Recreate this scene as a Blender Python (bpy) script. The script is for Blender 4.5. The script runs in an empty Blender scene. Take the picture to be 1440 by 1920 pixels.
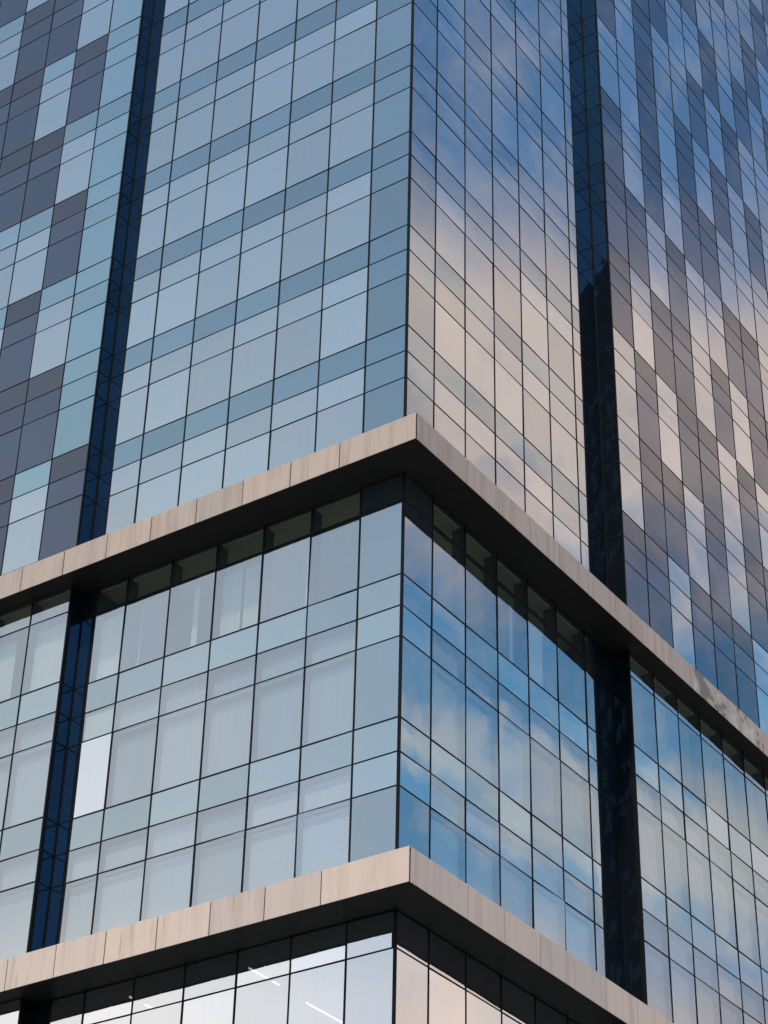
import bpy, math, random
from mathutils import Vector, Matrix
random.seed(7)
R = math.radians
scene = bpy.context.scene
COL = scene.collection

# ------------------------------------------------------------------ camera
cam_d = bpy.data.cameras.new('camera'); cam = bpy.data.objects.new('camera', cam_d); COL.objects.link(cam)
scene.camera = cam
CX, CY, CZ, YAW, PITCH, ROLL, FPX = 28.2836, -41.137, -41.2867, 135-9.8612, 34.5974, 1.4329, 4046.5
d = Vector((math.cos(R(YAW))*math.cos(R(PITCH)), math.sin(R(YAW))*math.cos(R(PITCH)), math.sin(R(PITCH))))
rt0 = Vector((math.sin(R(YAW)), -math.cos(R(YAW)), 0)); up0 = rt0.cross(d)
RT = math.cos(R(ROLL))*rt0 + math.sin(R(ROLL))*up0
UP = -math.sin(R(ROLL))*rt0 + math.cos(R(ROLL))*up0
M = Matrix((RT, UP, -d)).transposed().to_4x4(); M.translation = Vector((CX, CY, CZ))
cam.matrix_world = M
cam_d.sensor_fit = 'HORIZONTAL'; cam_d.sensor_width = 36; cam_d.lens = FPX/1440*36
cam_d.clip_start = .5; cam_d.clip_end = 6000

def project(p):                       # where a point lands, in the photograph's pixels (used to rank panes by size)
    q = Vector(p)-Vector((CX, CY, CZ)); w = q.dot(d)
    return 720+FPX*q.dot(RT)/w, 960-FPX*q.dot(UP)/w

# ------------------------------------------------------------------ world
SUN_AZ, SUN_EL = -74.0, 58.0
w = bpy.data.worlds.new('World'); scene.world = w; w.use_nodes = True
nt = w.node_tree; nt.nodes.clear()
def N(nt, t, **k):
    n = nt.nodes.new(t)
    for a, b in k.items(): setattr(n, a, b)
    return n
def math_n(nt, op, a, b=None, c=None, clamp=False):
    n = N(nt, 'ShaderNodeMath', operation=op, use_clamp=clamp)
    for i, x in enumerate((a, b, c)):
        if x is None: continue
        if isinstance(x, (int, float)): n.inputs[i].default_value = x
        else: nt.links.new(x, n.inputs[i])
    return n.outputs[0]
def ramp(nt, fac, stops, interp='LINEAR'):
    n = N(nt, 'ShaderNodeValToRGB'); cr = n.color_ramp; cr.interpolation = interp
    while len(cr.elements) < len(stops): cr.elements.new(1.0)
    for e, (p, c) in zip(cr.elements, stops):
        e.position = p; e.color = (c, c, c, 1) if isinstance(c, (int, float)) else (*c, 1)
    nt.links.new(fac, n.inputs[0]); return n.outputs[0]
def mixc(nt, fac, a, b, mode='MIX'):
    n = N(nt, 'ShaderNodeMix', data_type='RGBA', blend_type=mode)
    for i, x in ((0, fac), (6, a), (7, b)):
        if isinstance(x, (int, float)): n.inputs[i].default_value = x
        elif isinstance(x, tuple): n.inputs[i].default_value = (*x, 1)
        else: nt.links.new(x, n.inputs[i])
    return n.outputs[2]
def noise(nt, vec, scale, detail=4, rough=.55, dist=0.0):
    n = N(nt, 'ShaderNodeTexNoise'); n.inputs['Scale'].default_value = scale; n.inputs['Detail'].default_value = detail
    n.inputs['Roughness'].default_value = rough; n.inputs['Distortion'].default_value = dist
    nt.links.new(vec, n.inputs['Vector']); return n.outputs['Fac']
def mapping(nt, vec, scale=(1, 1, 1), loc=(0, 0, 0)):
    n = N(nt, 'ShaderNodeMapping'); n.inputs['Scale'].default_value = scale; n.inputs['Location'].default_value = loc
    nt.links.new(vec, n.inputs['Vector']); return n.outputs[0]

SKY = .15
sky = N(nt, 'ShaderNodeTexSky'); sky.sky_type = 'NISHITA'; sky.sun_disc = False
sky.sun_elevation = R(SUN_EL); sky.sun_rotation = R(90-SUN_AZ); sky.altitude = 50; sky.air_density = 1.0; sky.dust_density = .8; sky.ozone_density = 1.5
tc = N(nt, 'ShaderNodeTexCoord'); dirv = tc.outputs['Generated']
sep = N(nt, 'ShaderNodeSeparateXYZ'); nt.links.new(dirv, sep.inputs[0])
el = math_n(nt, 'MULTIPLY', math_n(nt, 'ARCSINE', sep.outputs[2]), 180/math.pi)        # elevation of the sky direction, degrees
# east side of the sky (reflected by the north-east face): cumulus banks at several heights
vm = N(nt, 'ShaderNodeVectorMath', operation='DOT_PRODUCT'); nt.links.new(dirv, vm.inputs[0]); vm.inputs[1].default_value = (.5, .866, 0)
side = ramp(nt, math_n(nt, 'MULTIPLY_ADD', vm.outputs['Value'], .5, .5), [(.45, 0.0), (.6, 1.0)])
vx = N(nt, 'ShaderNodeVectorMath', operation='DOT_PRODUCT'); nt.links.new(dirv, vx.inputs[0]); vx.inputs[1].default_value = (.866, -.5, 0)
n1 = noise(nt, mapping(nt, dirv, (1, 1, 1.3), (3.1, 1.7, .4)), 11, 6, .55)
n2 = noise(nt, mapping(nt, dirv, (1, 1, 1.6), (8.1, 2.7, 5.4)), 26, 6, .6, .4)
n3 = noise(nt, mapping(nt, dirv, (1, 1, 2.0), (1.1, 7.7, 2.4)), 5, 3, .5)
tilt = math_n(nt, 'MULTIPLY', vx.outputs['Value'], -22.0)                             # the bank's top edge slopes with azimuth
elw = math_n(nt, 'ADD', math_n(nt, 'ADD', el, tilt), math_n(nt, 'MULTIPLY', math_n(nt, 'SUBTRACT', n1, .5), 5.0))
elw = math_n(nt, 'ADD', elw, math_n(nt, 'MULTIPLY', math_n(nt, 'SUBTRACT', n2, .5), 3.0))
e_ = lambda a: a/90.0
prof = ramp(nt, math_n(nt, 'DIVIDE', elw, 90.0), [(0, .95), (e_(21.5), .9), (e_(22.6), .62), (e_(24), .36), (e_(25.2), .40), (e_(26.5), .72), (e_(27.6), .70), (e_(28.4), .10), (e_(31.0), .10), (e_(32.3), .32), (e_(34), .50), (e_(35.2), .75), (e_(37), .92), (e_(39.9), .95), (e_(42.4), .34), (e_(44), .16), (e_(50), .06), (1, .05)])
densE = math_n(nt, 'ADD', prof, math_n(nt, 'MULTIPLY', math_n(nt, 'SUBTRACT', n2, .5), .8), None, True)
lowm = ramp(nt, math_n(nt, 'DIVIDE', el, 90.0), [(e_(23), 0.0), (e_(25), 1.0), (e_(27), 1.0), (e_(28.5), 0.0)])
densE = math_n(nt, 'ADD', densE, math_n(nt, 'MULTIPLY', lowm, math_n(nt, 'MULTIPLY_ADD', vx.outputs['Value'], -4.5, .0)), None, True)   # that bank gathers to one side
densE = ramp(nt, densE, [(.07, 0.0), (.90, 1.0)])
# west side: thin high haze, thicker towards the horizon
profW = ramp(nt, math_n(nt, 'DIVIDE', el, 90.0), [(0, .98), (e_(30), .92), (e_(44), .85), (e_(60), .5), (1, .3)])
densW = math_n(nt, 'ADD', profW, math_n(nt, 'MULTIPLY', math_n(nt, 'SUBTRACT', n3, .5), .18), None, True)
vb = N(nt, 'ShaderNodeVectorMath', operation='DOT_PRODUCT'); nt.links.new(dirv, vb.inputs[0]); vb.inputs[1].default_value = (.55, -.83, 0)
south = ramp(nt, math_n(nt, 'MULTIPLY_ADD', vb.outputs['Value'], .5, .5), [(.62, 1.0), (.8, .12)])
dens = math_n(nt, 'ADD', math_n(nt, 'MULTIPLY', densE, side), math_n(nt, 'MULTIPLY', densW, math_n(nt, 'SUBTRACT', 1.0, side)))
dens = math_n(nt, 'MULTIPLY', dens, south, None, True)
# cloud colours (already in sky units, before the background strength)
cE = mixc(nt, math_n(nt, 'MULTIPLY', n1, 1.0), (5.4, 4.9, 4.8), (8.9, 7.3, 6.6))
cW = ramp(nt, math_n(nt, 'DIVIDE', el, 90.0), [(0, (1.0, .98, .97)), (e_(22.0), (.98, .97, .97)), (e_(24), (.73, .79, .84)), (e_(36), (.52, .64, .76)), (e_(44), (.37, .50, .67)), (e_(60), (.25, .40, .62))])
cW = mixc(nt, 1.0, cW, (9.0, 9.0, 9.0), 'MULTIPLY')
cE = mixc(nt, ramp(nt, math_n(nt, 'DIVIDE', el, 90.0), [(e_(22.5), 0.0), (e_(24), 1.0), (e_(28.5), 1.0), (e_(33), 0.0)]), cE, (6.2, 6.5, 6.7))
ccol = mixc(nt, side, cW, cE)
blue = mixc(nt, 1.0, sky.outputs[0], mixc(nt, math_n(nt, 'MULTIPLY', side, ramp(nt, math_n(nt, 'DIVIDE', el, 90.0), [(e_(20), 0.0), (e_(25), 1.0), (e_(30), 1.0), (e_(36), 0.0)])), (1.25, 1.68, 1.80), (1.22, 1.95, 1.95)), 'MULTIPLY')
final = mixc(nt, dens, blue, ccol)
bg = N(nt, 'ShaderNodeBackground'); bg.inputs['Strength'].default_value = SKY
nt.links.new(final, bg.inputs['Color'])
wo = N(nt, 'ShaderNodeOutputWorld'); nt.links.new(bg.outputs[0], wo.inputs['Surface'])

# ------------------------------------------------------------------ sun
sd = bpy.data.lights.new('sun', 'SUN'); sd.energy = 3.0; sd.angle = R(3); sd.color = (1.0, .93, .84)
sun = bpy.data.objects.new('sun', sd); COL.objects.link(sun)
sv = Vector((math.cos(R(SUN_AZ))*math.cos(R(SUN_EL)), math.sin(R(SUN_AZ))*math.cos(R(SUN_EL)), math.sin(R(SUN_EL))))
sun.rotation_euler = sv.to_track_quat('Z', 'Y').to_euler(); sun.location = sv*100

scene.view_settings.view_transform = 'Standard'; scene.view_settings.look = 'None'
scene.view_settings.exposure = 0; scene.view_settings.gamma = 1
scene.cycles.max_bounces = 10; scene.cycles.glossy_bounces = 6; scene.cycles.transparent_max_bounces = 12
scene.cycles.diffuse_bounces = 3; scene.cycles.caustics_reflective = False; scene.cycles.caustics_refractive = False

# ------------------------------------------------------------------ materials
def new_mat(name):
    m = bpy.data.materials.new(name); m.use_nodes = True; m.node_tree.nodes.clear()
    return m, m.node_tree
def streak_field(nt, sx=9.0, sz=.35, k=1):
    g = N(nt, 'ShaderNodeNewGeometry')
    return noise(nt, mapping(nt, g.outputs['Position'], (sx, sx, sz), (k, k*2, k*3)), 1.0, 5, .6), g
def glass(name, tint, refl, see=None, dust=.05, graze=2.5):
    """coated curtain-wall glass: mirror-like reflection over a dark (opaque) or see-through body, with faint rain streaks"""
    m, nt = new_mat(name)
    at = N(nt, 'ShaderNodeAttribute', attribute_name='var')
    gl = N(nt, 'ShaderNodeBsdfGlossy'); gl.inputs['Roughness'].default_value = .012
    vary = math_n(nt, 'MULTIPLY_ADD', at.outputs['Fac'], .20, .89)
    lw = N(nt, 'ShaderNodeLayerWeight'); lw.inputs['Blend'].default_value = .5
    gz = math_n(nt, 'MULTIPLY', math_n(nt, 'POWER', lw.outputs['Facing'], 3.0), graze, None, True)   # glass mirrors more, and whiter, at a slant
    tcol = mixc(nt, 1.0, mixc(nt, gz, tint, (1, 1, 1)), vary, 'MULTIPLY')
    st, g = streak_field(nt)
    big = noise(nt, g.outputs['Position'], .9, 3, .5)
    dirt = math_n(nt, 'MULTIPLY', ramp(nt, st, [(.5, 0.0), (.78, 1.0)]), ramp(nt, big, [(.45, 0.15), (.65, 1.0)]))
    nt.links.new(mixc(nt, math_n(nt, 'MULTIPLY', dirt, .10), tcol, (.45, .46, .46), 'MULTIPLY'), gl.inputs['Color'])
    b = N(nt, 'ShaderNodeBump'); b.inputs['Strength'].default_value = .22; b.inputs['Distance'].default_value = .006
    nt.links.new(big, b.inputs['Height']); nt.links.new(b.outputs[0], gl.inputs['Normal'])
    if see is None:
        body = N(nt, 'ShaderNodeBsdfDiffuse'); body.inputs['Color'].default_value = (.012, .016, .022, 1)
    else:
        body = N(nt, 'ShaderNodeBsdfTransparent'); body.inputs['Color'].default_value = (*see, 1)
    mx = N(nt, 'ShaderNodeMixShader'); mx.inputs[0].default_value = refl
    nt.links.new(body.outputs[0], mx.inputs[1]); nt.links.new(gl.outputs[0], mx.inputs[2])
    du = N(nt, 'ShaderNodeBsdfDiffuse'); du.inputs['Color'].default_value = (.40, .39, .37, 1)
    m2 = N(nt, 'ShaderNodeMixShader'); nt.links.new(math_n(nt, 'MULTIPLY_ADD', dirt, dust, dust*.4), m2.inputs[0])
    nt.links.new(mx.outputs[0], m2.inputs[1]); nt.links.new(du.outputs[0], m2.inputs[2])
    o = N(nt, 'ShaderNodeOutputMaterial'); nt.links.new(m2.outputs[0], o.inputs['Surface'])
    return m
G = {
 'light': glass('pale_coated_glass', (.97, .98, .94), .50),
 'teal': glass('teal_coated_glass', (.47, .63, .68), .50, graze=2.5),
 'slate': glass('slate_coated_glass', (.48, .60, .63), .50, graze=3.0),
 'wteal': glass('aqua_coated_glass', (.52, .78, .78), .50, graze=3.4),
 'dark': glass('smoked_glass', (.18, .185, .245), .50, graze=1.05),
 'darkb': glass('smoked_spandrel_glass', (.18, .16, .18), .50, graze=.95),
 'slot': glass('navy_glass', (.155, .27, .36), .50, dust=.001, graze=.0),
 'vision': glass('clear_window_glass', (.96, .97, .99), .38, (.80, .84, .83)),
 'band': glass('aqua_spandrel_glass', (.88, .97, .96), .45),
 'lcorner': glass('grey_spandrel_glass', (.76, .83, .84), .43),
 'bright': glass('bright_pane_glass', (1, .955, .91), .70),  # single whiter pane, with a higher reflection share than the other glasses
 'base': glass('base_window_glass', (1.0, .98, .95), .66, (.62, .66, .66)),
 'bcorner': glass('base_corner_glass', (.88, .86, .84), .62),
}
def plain(name, col, rough=.6, spec=.3, metal=0.0):
    m, nt = new_mat(name)
    p = N(nt, 'ShaderNodeBsdfPrincipled'); p.inputs['Base Color'].default_value = (*col, 1)
    p.inputs['Roughness'].default_value = rough; p.inputs['Specular IOR Level'].default_value = spec; p.inputs['Metallic'].default_value = metal
    g = N(nt, 'ShaderNodeNewGeometry')
    f = noise(nt, g.outputs['Position'], 3.0, 4, .6)
    c = mixc(nt, math_n(nt, 'MULTIPLY', f, .5), col, tuple(x*.6 for x in col))
    nt.links.new(c, p.inputs['Base Color'])
    o = N(nt, 'ShaderNodeOutputMaterial'); nt.links.new(p.outputs[0], o.inputs['Surface']); return m
M_bar = plain('dark_anodised_metal', (.010, .009, .009), .6, .08)
M_body = plain('dark_concrete', (.03, .03, .033), .8)
M_soffit = plain('dark_soffit_metal', (.034, .032, .025), .5, .2)
M_cap = plain('weathered_cap_metal', (.35, .32, .28), .6)
M_ceiling = plain('office_ceiling', (.80, .78, .56), .9)
M_room = plain('office_wall', (.62, .60, .42), .9)
M_post = plain('inner_post_metal', (.05, .045, .04), .6)
M_concrete = plain('grey_concrete', (.25, .25, .24), .85)
def fascia_mat(name, worn=False, tone=1.0):
    m, nt = new_mat(name)
    p = N(nt, 'ShaderNodeBsdfPrincipled'); p.inputs['Roughness'].default_value = .62; p.inputs['Specular IOR Level'].default_value = .35
    g = N(nt, 'ShaderNodeNewGeometry'); pos = g.outputs['Position']
    at = N(nt, 'ShaderNodeAttribute', attribute_name='var')
    s1 = noise(nt, mapping(nt, pos, (3.2, 3.2, .25)), 1.0, 5, .65)
    s2 = noise(nt, mapping(nt, pos, (11, 11, .4), (4, 1, 2)), 1.0, 4, .6)
    cl = noise(nt, mapping(nt, pos, (.8, .8, .8), (1, 5, 2)), 1.0, 3, .5)
    base = mixc(nt, at.outputs['Fac'], tuple(x*tone for x in (.54, .385, .29)), tuple(x*tone for x in (.44, .33, .265)))
    c = mixc(nt, math_n(nt, 'MULTIPLY', ramp(nt, s1, [(.48, 0.0), (.72, 1.0)]), .36 if tone > 1 else .62), base, (.33, .20, .145))
    c = mixc(nt, math_n(nt, 'MULTIPLY', ramp(nt, s2, [(.58, 0.0), (.74, 1.0)]), ramp(nt, cl, [(.45, 0.0), (.7, .8)])), c, (.22, .165, .13))
    c = mixc(nt, math_n(nt, 'MULTIPLY', ramp(nt, s2, [(.22, 1.0), (.45, 0.0)]), .12), c, (.58, .45, .35))
    if worn:
        b1 = noise(nt, mapping(nt, pos, (1.0, 1.0, .8), (3, 3.4, 3)), 1.5, 4, .55)
        c = mixc(nt, math_n(nt, 'MULTIPLY', ramp(nt, b1, [(.51, 0.0), (.56, 1.0)]), .75), c, (.13, .11, .09))
        c = mixc(nt, math_n(nt, 'MULTIPLY', ramp(nt, b1, [(.36, 1.0), (.44, 0.0)]), .6), c, (.60, .55, .50))
    nt.links.new(c, p.inputs['Base Color'])
    b = N(nt, 'ShaderNodeBump'); b.inputs['Strength'].default_value = .15; b.inputs['Distance'].default_value = .004
    nt.links.new(cl, b.inputs['Height']); nt.links.new(b.outputs[0], p.inputs['Normal'])
    o = N(nt, 'ShaderNodeOutputMaterial'); nt.links.new(p.outputs[0], o.inputs['Surface']); return m
M_fascia = fascia_mat('beige_stone_panel'); M_worn = fascia_mat('stained_beige_stone_panel', True); M_clean = fascia_mat('pink_beige_stone_panel', False, 1.36)
def blind_mat(name, col, slats):
    m, nt = new_mat(name)
    p = N(nt, 'ShaderNodeBsdfPrincipled'); p.inputs['Roughness'].default_value = .9; p.inputs['Specular IOR Level'].default_value = .1
    g = N(nt, 'ShaderNodeNewGeometry'); sp = N(nt, 'ShaderNodeSeparateXYZ'); nt.links.new(g.outputs['Position'], sp.inputs[0])
    if slats:
        f = math_n(nt, 'SINE', math_n(nt, 'MULTIPLY', sp.outputs[2], 2*math.pi/.11))
        f = ramp(nt, math_n(nt, 'MULTIPLY_ADD', f, .5, .5), [(.25, 0.0), (.6, 1.0)])
        c = mixc(nt, f, tuple(x*.82 for x in col), col)
    else:
        f = noise(nt, mapping(nt, g.outputs['Position'], (3.5, 3.5, .2)), 1.0, 3, .5)
        c = mixc(nt, f, tuple(x*.72 for x in col), col)
    nt.links.new(c, p.inputs['Base Color'])
    o = N(nt, 'ShaderNodeOutputMaterial'); nt.links.new(p.outputs[0], o.inputs['Surface']); return m
M_roller = blind_mat('roller_blind_fabric', (.36, .38, .38), False)
M_curtain = blind_mat('pale_curtain_fabric', (.72, .73, .60), False)
M_slat = blind_mat('slatted_blind', (.48, .48, .47), True)

# ------------------------------------------------------------------ mesh helper
class MB:
    def __init__(s): s.v = []; s.f = []; s.m = []; s.a = []; s.mats = []
    def mi(s, m):
        if m not in s.mats: s.mats.append(m)
        return s.mats.index(m)
    def face(s, pts, m, a=.5):
        i = len(s.v); s.v += [tuple(p) for p in pts]; s.f.append(tuple(range(i, i+len(pts)))); s.m.append(s.mi(m)); s.a.append(a)
    def box(s, lo, hi, m, a=.5):
        (x0, y0, z0), (x1, y1, z1) = [min(p, q) for p, q in zip(lo, hi)], [max(p, q) for p, q in zip(lo, hi)]
        i = len(s.v)
        s.v += [(x0,y0,z0),(x1,y0,z0),(x1,y1,z0),(x0,y1,z0),(x0,y0,z1),(x1,y0,z1),(x1,y1,z1),(x0,y1,z1)]
        for q in ((0,3,2,1),(4,5,6,7),(0,1,5,4),(1,2,6,5),(2,3,7,6),(3,0,4,7)):
            s.f.append(tuple(i+k for k in q)); s.m.append(s.mi(m)); s.a.append(a)
    def add(s, o):
        b = len(s.v); s.v += o.v; mp = [s.mi(m) for m in o.mats]
        s.f += [tuple(b+k for k in q) for q in o.f]; s.m += [mp[k] for k in o.m]; s.a += o.a
    def build(s, name, parent=None, smooth=False):
        me = bpy.data.meshes.new(name); me.from_pydata(s.v, [], s.f)
        for m in s.mats: me.materials.append(m)
        me.polygons.foreach_set('material_index', s.m)
        at = me.attributes.new('var', 'FLOAT', 'FACE'); at.data.foreach_set('value', s.a)
        if smooth: me.polygons.foreach_set('use_smooth', [True]*len(s.f))
        me.update()
        o = bpy.data.objects.new(name, me); COL.objects.link(o)
        if parent: o.parent = parent
        return o
def empty(name, loc=(0, 0, 0)):
    o = bpy.data.objects.new(name, None); COL.objects.link(o); o.location = loc; return o
def tag(o, label=None, cat=None, group=None, kind=None):
    for k, x in (('label', label), ('category', cat), ('group', group), ('kind', kind)):
        if x: o[k] = x
    return o

class Face:
    """a vertical plane: origin, direction along it, outward normal"""
    def __init__(s, o, u, n): s.o = Vector((*o, 0)); s.u = Vector((*u, 0)); s.n = Vector((*n, 0)); s.flip = s.u.cross(Vector((0, 0, 1))).dot(s.n) < 0
    def P(s, u, z, n=0.0): return s.o+s.u*u+s.n*n+Vector((0, 0, z))
    def box(s, mb, u0, u1, z0, z1, n0, n1, m, a=.5): mb.box(s.P(u0, z0, n0), s.P(u1, z1, n1), m, a)
    def pane(s, u0, u1, z0, z1, m, tilt=(0, 0), bulge=.0012, k=4):
        """a sheet of glass, very slightly bowed and never quite plumb, as glazed panes are"""
        mb = MB(); a = random.random(); mi = mb.mi(m); W = u1-u0; H = z1-z0
        for j in range(k+1):
            for i in range(k+1):
                p, q = i/k, j/k
                n = tilt[0]*W*(p-.5)+tilt[1]*H*(q-.5)+bulge*16*p*(1-p)*q*(1-q)
                mb.v.append(tuple(s.P(u0+W*p, z0+H*q, n)))
        for j in range(k):
            for i in range(k):
                a0 = j*(k+1)+i; q = (a0, a0+1, a0+k+2, a0+k+1)
                mb.f.append(q[::-1] if s.flip else q); mb.m.append(mi); mb.a.append(a)
        return mb

WP = .56, .62                                  # how far the wings stand proud of the corner bays
FA = Face((0, 0), (-1, 0), (0, -1)); FR = Face((0, 0), (0, 1), (1, 0))
WA = Face((0, -WP[0]), (-1, 0), (0, -1)); WR = Face((WP[1], 0), (0, 1), (1, 0))
BK = .022
SAb = Face((0, BK), (-1, 0), (0, -1)); SAr = Face((-11.98, BK), (0, -1), (1, 0))
SRb = Face((-BK, 0), (0, 1), (1, 0)); SRr = Face((-BK, 11.98), (1, 0), (0, -1))
GROUND = -43.0
TOP = 52.0
cols_main = [0]+[1.49+1.74*i for i in range(6)]
colsA = cols_main+[11.40]; colsR = cols_main+[10.75]
NWA, NWR = 9, 12
colsWA = [11.98+1.62*i for i in range(NWA+1)]; colsWR = [11.98+1.62*i for i in range(NWR+1)]
ENDA, ENDR = colsWA[-1], colsWR[-1]

# rows: (top z, bottom z, kind, floor index)
rows_up = []
for k in range(-10, 4):
    z = 12-4*k
    rows_up += [(z, z-1, 'sp', k), (z-1, z-2, 'sh', k), (z-2, z-4, 'ta', k)]
rows_up.append((-4, -4.70, 'sp', 4))
rows_lo = [(-5.49, -6.4, 'sh', 0), (-6.4, -8.88, 'ta', 0), (-8.88, -9.9, 'sp', 1), (-9.9, -10.88, 'sh', 1), (-10.88, -13.38, 'ta', 1),
           (-13.38, -14.4, 'sp', 2), (-14.4, -15.4, 'sh', 2), (-15.4, -17.88, 'ta', 2), (-17.88, -18.1, 'sp', 3)]
rows_ba = [(-18.89, -19.88, 'sh', 0), (-19.88, -22.38, 'ta', 0)]
z = -22.38
k = 1
while z-4.5 > GROUND-.5:
    rows_ba += [(z, z-1.02, 'sp', k), (z-1.02, z-2.0, 'sh', k), (z-2.0, z-4.5, 'ta', k)]; z -= 4.5; k += 1
rows_ba.append((z, GROUND, 'sp', k))

# which wing cells are pale (L), smoked (D) or all aqua (T), column by column, floor -4 (high) .. 3 (low)
LEFT = {1: 'TTTTTTTD', 2: 'DLDLDLDL', 3: 'LDLDLDDD', 4: 'LDDDLLDD', 5: 'DLDLDDLD', 6: 'LDLDLDDL', 7: 'DLDLDDLD', 8: 'LDDLDLDL', 9: 'DLDLDLLD'}
LEFT0 = -4
RIGHT = {1: 'LDLDTDDDTTD', 2: 'DLDLLLDLDDD', 3: 'LDDDDDLDLDL', 4: 'DLDLLLDDDLD', 5: 'LDLLDDLLDDD', 6: 'DDLDLDLDLLD', 7: 'LLDLDLDLDDL',
         8: 'DLLDLLDDLDD', 9: 'LLDLDTLDDLD', 10: 'LDLLLDDLDDL', 11: 'DLDLDLLDLDD', 12: 'LDDLLDLDDLD'}
RIGHT0 = -7
def cell(table, first, c, k):
    s = table[c]; i = k-first
    return s[i] if 0 <= i < len(s) else 'DLTLD'[(c*3+k*2) % 5] if c > 1 else 'T'

tower = empty('glass_tower', (-14, 14, GROUND))
tag(tower, 'tall blue glass office tower with two beige ledges wrapping its corner', 'building')
def child(mb, name, parent=tower, smooth=False):
    # meshes are written in world coordinates; shift them into the parent's frame
    if parent is tower: L = Vector((-14, 14, GROUND))
    else: L = parent['_w']
    L = Vector(L); o = mb.build(name, None, smooth)
    # origin at the mesh's own centre
    xs = [v.co for v in o.data.vertices]; c = Vector((sum(v.x for v in xs), sum(v.y for v in xs), sum(v.z for v in xs)))/len(xs)
    o.data.transform(Matrix.Translation(-c)); o.parent = parent; o.location = c-L
    o['_w'] = tuple(c)
    return o

# ---------------- panes
panes = []          # (name, MB, blind MBs)
def add_pane(face, u0, u1, z0, z1, mat, name, tscale=1.0, bulge=.0012, tilt=None, blinds=None, label=None, g=.012):
    if mat in (G['slate'], G['lcorner'], G['bcorner']): tscale *= .4
    t = tilt or (random.gauss(0, .0026)*tscale, random.gauss(0, .0020)*tscale)
    panes.append([name, face.pane(u0+g, u1-g, z0+g, z1-g, mat, t, bulge*random.uniform(.4, 1.5)), blinds or [],
                  [face.P(u0, z0), face.P(u1, z0), face.P(u1, z1), face.P(u0, z1)], label])

def main_rows(face, cols, right):
    for (zt, zb, kd, k) in rows_up:
        for c in range(len(cols)-1):
            if c == 0: m, nm = (G['slate'], 'corner_panel') if kd == 'ta' else (G['teal'], 'spandrel_panel')
            elif kd == 'sp': m, nm = G['teal'], 'spandrel_panel'
            else: m, nm = G['light'], 'window'
            add_pane(face, cols[c], cols[c+1], zb, zt, m, nm)
main_rows(FA, colsA, False); main_rows(FR, colsR, True)
for face, cols, tab, f0 in ((WA, colsWA, LEFT, LEFT0), (WR, colsWR, RIGHT, RIGHT0)):
    for (zt, zb, kd, k) in rows_up:
        for c in range(1, len(cols)):
            t = cell(tab, f0, c, k)
            if t == 'T': m, nm = G['wteal'], 'spandrel_panel'
            elif t == 'D': m, nm = (G['darkb'] if kd == 'sp' else G['dark']), 'smoked_window'
            else: m, nm = (G['wteal'], 'spandrel_panel') if kd == 'sp' else (G['light'], 'window')
            add_pane(face, cols[c-1], cols[c], zb, zt, m, nm)

# ---------------- blinds behind the lower windows
def roller(face, u0, u1, z0, z1, n=-.30, mat=None):
    mb = MB(); face.box(mb, u0, u1, z0, z1, n, n-.012, mat or M_roller); return mb
def lower_rows(face, cols, rows, side, wing=False, base=False):
    for (zt, zb, kd, k) in rows:
        for c in range(len(cols)-1):
            u0, u1 = cols[c], cols[c+1]; bl = []; label = None; tilt = None
            if kd == 'sp': m, nm = G['band'], 'spandrel_panel'
            elif c == 0 and not wing:
                m, nm = (G['lcorner'], 'corner_panel') if kd == 'ta' or base else (G['band'], 'spandrel_panel')
                if base: m = G['bcorner']
                elif k == 0: m = G['lcorner']
            else: m, nm = (G['base'] if base else G['vision']), 'window'
            if m is G['vision']:
                if k == 0 and kd == 'ta':
                    spec = {('A', 6): [(0, 1)], ('A', 3): [(.12, .50), (.53, .98)], ('A', 4): [(.0, .14), (.45, .60)], ('A', 5): [(.72, .77)], ('A', 2): [(.12, .2)],
                            ('R', 3): [(.66, .80)], ('R', 4): [(.05, .80)], ('R', 5): [(.0, .25)], ('WA', 1): [(.45, 1.0)], ('WA', 0): [(0, 1)]}.get((side, c), [])
                    for a, b in spec: bl.append(roller(face, u0+(u1-u0)*a+.03, u0+(u1-u0)*b-.03, zb+.02 if c != 1 else zb+.3, zt-.12, -.30, M_curtain))
                elif k == 1:
                    bl.append(roller(face, u0+.16, u1-.05, zb+.02, zt-(.22 if kd == 'ta' else .16), -.22))
                elif k == 2:
                    slat = side in ('A', 'R') and (c+k) % 7 not in (5, 6)
                    bl.append(roller(face, u0+.14, u1-.05, zb+.02, zt-(.10 if kd == 'ta' else .14), -.2, M_slat if slat else M_roller))
            if side == 'A' and c == 6 and k == 1 and kd == 'sh': bl = [roller(face, u0+.05, u1-.05, zb+.03, zt-.03, -.06, M_curtain)]
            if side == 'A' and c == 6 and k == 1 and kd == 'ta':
                m = G['bright']; label = 'bright pane, whiter than all its neighbours'; bl = []
            if side == 'A' and base and c == 0 and kd == 'sh': tilt = (.01, .012)
            add_pane(face, u0, u1, zb, zt, m, nm, 1.6 if not base else 1.2, .0022, tilt, bl, label, .02 if tilt else .012)
lower_rows(FA, colsA, rows_lo, 'A'); lower_rows(FR, colsR, rows_lo, 'R')
lower_rows(WA, colsWA, rows_lo, 'WA', True); lower_rows(WR, colsWR, rows_lo, 'WR', True)
lower_rows(FA, colsA, rows_ba, 'A', base=True); lower_rows(FR, colsR, rows_ba, 'R', base=True)
lower_rows(WA, colsWA, rows_ba, 'WA', True, True); lower_rows(WR, colsWR, rows_ba, 'WR', True, True)
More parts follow.
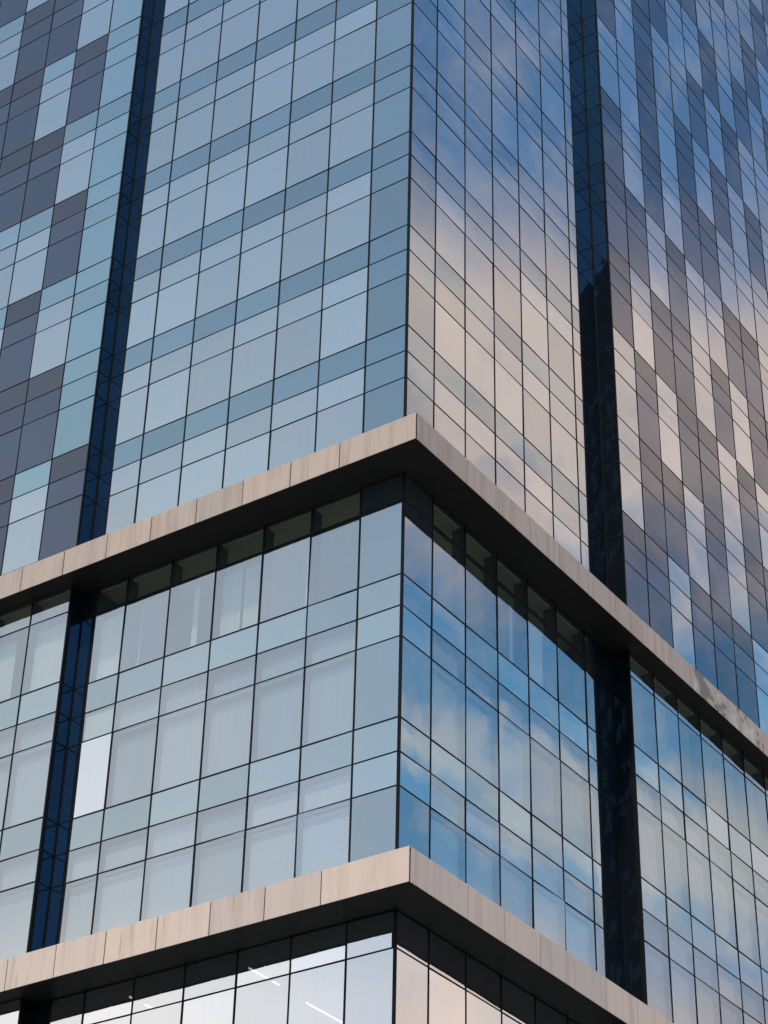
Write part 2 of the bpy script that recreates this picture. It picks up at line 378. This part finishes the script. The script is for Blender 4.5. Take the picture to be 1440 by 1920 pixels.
# ---------------- navy glass in the two vertical slots
for rows in (rows_up, rows_lo, rows_ba):
    for (zt, zb, kd, k) in rows:
        add_pane(SAb, 11.38, 11.98, zb, zt, G['slot'], 'slot_panel', 1.0, .0006)
        add_pane(SAr, 0, BK+WP[0], zb, zt, G['slot'], 'slot_panel', 1.0, .0006)
        add_pane(SRb, 10.73, 11.98, zb, zt, G['slot'], 'slot_panel', 1.0, .0007)
        add_pane(SRr, 0, BK+WP[1], zb, zt, G['slot'], 'slot_panel', 1.0, .0007)

def clip_area(pts):
    poly = [project(p) for p in pts]
    for ax, lim, sg in ((0, 0, 1), (0, 1440, -1), (1, 0, 1), (1, 1920, -1)):
        out = []
        for i in range(len(poly)):
            a, b = poly[i-1], poly[i]; ia = (a[ax]-lim)*sg >= 0; ib = (b[ax]-lim)*sg >= 0
            if ia != ib:
                t = (lim-a[ax])/(b[ax]-a[ax]); out.append((a[0]+t*(b[0]-a[0]), a[1]+t*(b[1]-a[1])))
            if ib: out.append(b)
        poly = out
        if not poly: return 0
    return abs(sum(poly[i-1][0]*poly[i][1]-poly[i][0]*poly[i-1][1] for i in range(len(poly))))/2
for nm in sorted(set(p[0] for p in panes)):
    grp = sorted((p for p in panes if p[0] == nm), key=lambda p: -clip_area(p[3]))
    rest = MB(); rb = MB()
    for i, (n_, mb, bl, _, label) in enumerate(grp):
        if i < 99 and clip_area(grp[i][3]) > 0:
            o = child(mb, nm, tower, True)
            if label: o['label'] = label
            for b in bl: child(b, 'blind', o)
        else:
            rest.add(mb)
            for b in bl: rb.add(b)
    if rest.f: child(rest, nm, tower, True)['kind'] = 'stuff'
    if rb.f: child(rb, 'blind', tower)['kind'] = 'stuff'

# ---------------- mullions: one framework per facade bay
def grid(face, cols, rows, wv, wh, ztop, zbot, nin=.12, post=False):
    mb = MB()
    for i, c in enumerate(cols):
        ww = wv*(1+.12*math.sin(i*2.3))
        face.box(mb, c-ww/2, c+ww/2, zbot, ztop, -nin, .014, M_bar)
    for (zt, zb, kd, k) in rows:
        t = wh*1.25 if kd == 'sp' else wh
        if zt < ztop-.2: face.box(mb, cols[0], cols[-1], zt-t/2, zt+t/2, -nin+.01, .009, M_bar)
    if post:
        for c in cols[1:-1]: face.box(mb, c-.06, c+.06, zbot, ztop, -.13, -.42, M_post)
    return child(mb, 'mullion_frame')
for face, cols, wv, wh in ((FA, colsA[1:], .050, .032), (FR, colsR[1:], .044, .032), (WA, colsWA, .034, .030), (WR, colsWR, .032, .030)):
    full = [cols[0]+.018]+cols[1:] if face in (WA, WR) else [0.032]+cols
    grid(face, full, rows_up, wv, wh, TOP, -4.70)
    grid(face, full, rows_lo, .048, .038, -5.49, -18.1, post=True)
    grid(face, full, rows_ba, .050, .042, -18.89, GROUND, post=True)
mb = MB()
for a, b in ((GROUND, -18.89), (-18.1, -5.49), (-4.7, TOP)): mb.box((-.030, -.018, a), (.018, .030, b), M_bar)
child(mb, 'corner_post')
# bars in the slots and the dark edges of the bays beside them
for (b, r, u0, du, eu, ed) in ((SAb, SAr, 11.40, BK+WP[0], 11.40, FA), (SRb, SRr, 10.75, BK+WP[1], 10.75, FR)):
    mb = MB()
    for rows, zt0, zb0 in ((rows_up, TOP, -4.7), (rows_lo, -5.49, -18.1), (rows_ba, -18.89, GROUND)):
        b.box(mb, 11.98-.03, 11.98+.02, zb0, zt0, -.05, .03, M_bar)
        r.box(mb, du-.012, du+.012, zb0, zt0, -.05, .008, M_bar)
        ed.box(mb, eu-.02, eu+.03, zb0, zt0, -BK, .006, M_bar)
        for (zt, zb, kd, k) in rows:
            b.box(mb, u0, 11.95, zt-.02, zt+.02, -.03, .008, M_bar)
            r.box(mb, .03, du-.02, zt-.021, zt+.021, -.03, .007, M_bar)
    child(mb, 'slot_frame')

# ---------------- structure behind the glass
mb = MB()
I = .16
mb.box((-ENDA, I+.02, -4.7), (-I-.02, ENDR, TOP), M_body)                       # upper core, just behind the glass
mb.box((-ENDA, -WP[0]+I, -4.72), (-12.12, I+.01, TOP-.01), M_body); mb.box((-I-.03, 12.12, -4.73), (WP[1]-I, ENDR-.01, TOP-.02), M_body)
for zt, zb in ((-5.49, -18.1), (-18.89, GROUND)):
    mb.box((-ENDA+.02, 7.5, zb), (-7.5, ENDR-.02, zt), M_room)                    # lift and stair core
    mb.box((-11.95, .14, zb), (-11.42, 7.6, zt-.02), M_body); mb.box((-7.6, 10.8, zb), (-.14, 11.95, zt-.02), M_body)   # walls behind the slots
child(mb, 'core_wall')
def slab(zt, zb):
    mb = MB()
    mb.box((-ENDA+.03, .17, zb), (-.17, ENDR-.03, zt), M_ceiling)
    mb.box((-ENDA+.04, -WP[0]+.17, zb+.01), (-12.2, .18, zt-.01), M_ceiling); mb.box((-.18, 12.2, zb+.01), (WP[1]-.17, ENDR-.04, zt-.01), M_ceiling)
    child(mb, 'floor_slab')
slab(-8.9, -9.88); slab(-13.4, -14.38); slab(-5.40, -5.62+.08)
z = -22.4
while z > GROUND+1: slab(z, z-.98); z -= 4.5
mb = MB()                                                                        # roof and blank rear walls
mb.box((-ENDA-.02, -WP[0]-.02, TOP), (WP[1]+.02, ENDR+.02, TOP+.5), M_cap)
child(mb, 'roof')
mb = MB()
mb.box((-ENDA-.3, -WP[0]-.02, GROUND), (-ENDA-.03, ENDR+.3, TOP-.02), M_concrete); mb.box((-ENDA-.02, ENDR+.03, GROUND), (WP[1]+.02, ENDR+.31, TOP-.03), M_concrete)
child(mb, 'rear_wall')

# ---------------- the two ledges
OV = 1.2
def ledge(zt, zb, jl, jr, worn=()):
    core = MB(); T = .05
    core.box((-ENDA-1, -OV+T+.005, zb+.03), (OV-T-.005, .0-.03, zt-.05), M_body)
    core.box((.03, -.03, zb+.031), (OV-T-.006, ENDR+1, zt-.051), M_body)
    core.box((-ENDA-1, -.03, zb+.032), (.03, ENDR+1, zt-.052), M_body)
    core.box((-ENDA-1, -OV+.002, zt-.048), (OV-.002, -.02, zt), M_cap)
    core.box((-.02, -.021, zt-.0485), (OV-.0025, ENDR+1, zt-.001), M_cap)
    core.box((-ENDA-1, -OV+.022, zb+.002), (OV-.022, -OV+T+.004, zt-.06), M_body)
    core.box((OV-T-.004, -OV+T+.0045, zb+.0025), (OV-.0225, ENDR+1, zt-.0605), M_body)
    lg = child(core, 'ledge')
    def run(face, js, first):
        e = [-OV+first]+js
        for i in range(len(e)-1):
            mb = MB(); a = random.random(); g = .016
            sk = .004+abs(random.gauss(0, .003)); zc = zt-.003+random.gauss(0, .0015)
            face.box(mb, e[i]+g, e[i+1]-g, zb-random.uniform(0, .004), zc, OV-T+.03+sk, OV+sk, M_worn if (face is FR and i in worn) else (M_fascia if worn else M_clean), a)
            fp = child(mb, 'fascia_panel', lg)
            if face is FR and i in worn: fp['label'] = 'weather-stained beige fascia panel with dark peeling patches'
    run(FA, jl, 0.0); run(FR, jr, T+.004)
    # dark soffit panels with fine joints
    def soff(face, js):
        e = js
        for i in range(len(e)-1):
            mb = MB(); face.box(mb, e[i]+.004, e[i+1]-.004, zb+.012, zb+.03, .02, OV-T-.01, M_soffit, random.random()); child(mb, 'soffit_panel', lg)
    soff(FA, [0.0]+jl[::2]); soff(FR, [0.0]+jr[::2])
    mb = MB(); mb.box((0.006, -OV+T+.01, zb+.012), (OV-T-.01, -.006, zb+.03), M_soffit); child(mb, 'soffit_panel', lg)
    return lg
j1 = [1.42+1.737*i for i in range(17)]; j2 = [1.46+1.767*i for i in range(17)]
ledge(-4.578, -5.478, [j for j in j1], [j for j in [1.46+1.737*i for i in range(18)]], (10, 11, 9))
ledge(-17.93, -18.88, j2, [1.46+1.77*i for i in range(18)])

# ---------------- ceiling tubes behind the base storey glass
def ray(px, py):
    v = d+(px-720)/FPX*RT-(py-960)/FPX*UP; return v.normalized()
M_em, nt2 = new_mat('lit_tube')
e = N(nt2, 'ShaderNodeEmission'); e.inputs['Color'].default_value = (1, .98, .95, 1); e.inputs['Strength'].default_value = 1.7
o_ = N(nt2, 'ShaderNodeOutputMaterial'); nt2.links.new(e.outputs[0], o_.inputs['Surface'])
slab(-18.86+.3, -18.86+.02)
for (x, y, L, lab) in ((265, 1879, 1.0, 'lit ceiling tube behind the base glazing, nearest the dark slot'),
                       (490, 1827, 1.6, 'lit ceiling tube seen just under the lower ledge, in the short top pane'),
                       (618, 1903, 2.2, 'lit ceiling tube low in the tall pane left of the corner panel')):
    v = ray(x, y); t = (-19.0-CZ)/v.z; c = Vector((CX, CY, CZ))+v*t
    lt = empty('ceiling_light', c); tag(lt, lab, 'ceiling light', 'tube lights on the ceiling behind the base storey glass')
    for nm, lo, hi, m in (('housing', (-.06, -L/2-.03, .0), (.06, L/2+.03, .05), M_cap), ('tube', (-.018, -L/2, -.04), (.018, L/2, -.002), M_em)):
        mb = MB(); mb.box(lo, hi, m); mb.build(nm, lt)

# ------------------------------------------------------------------ the street behind the camera, seen only mirrored in the slots
mb = MB(); mb.box((-1500, -1500, GROUND-.6), (1500, 1500, GROUND), plain('paving', (.16, .155, .15), .85)); tag(mb.build('ground'), kind='structure')
blk = empty('office_block', (48, -108, GROUND)); tag(blk, 'dark tower block mirrored in the narrow slot right of the corner', 'building')
blk.rotation_euler = (0, 0, R(-28))
M_blk = plain('dark_stone', (.035, .032, .022), .7); M_blkw = plain('pale_stone', (.9, .84, .58), .8)
H = 163
mb = MB(); mb.box((-20, -12, 0), (22, 12, H), M_blk); mb.box((-14, -8, H), (-2, 6, H+6), M_blk); mb.box((2, 2, H), (7, 8, H+3), M_blk); mb.build('wall', blk)
wm = MB()
for i in range(12):
    for j in range(36):
        if random.random() < .55:
            x = -18.5+i*2.6; zz = 3+j*4.2; wm.box((x, 12.02, zz), (x+random.choice((1.2, 1.9)), 12.1, zz+random.choice((1.4, 2.6))), M_blkw)
o = wm.build('window', blk); o['kind'] = 'stuff'
for o in bpy.data.objects:
    if '_w' in o: del o['_w']
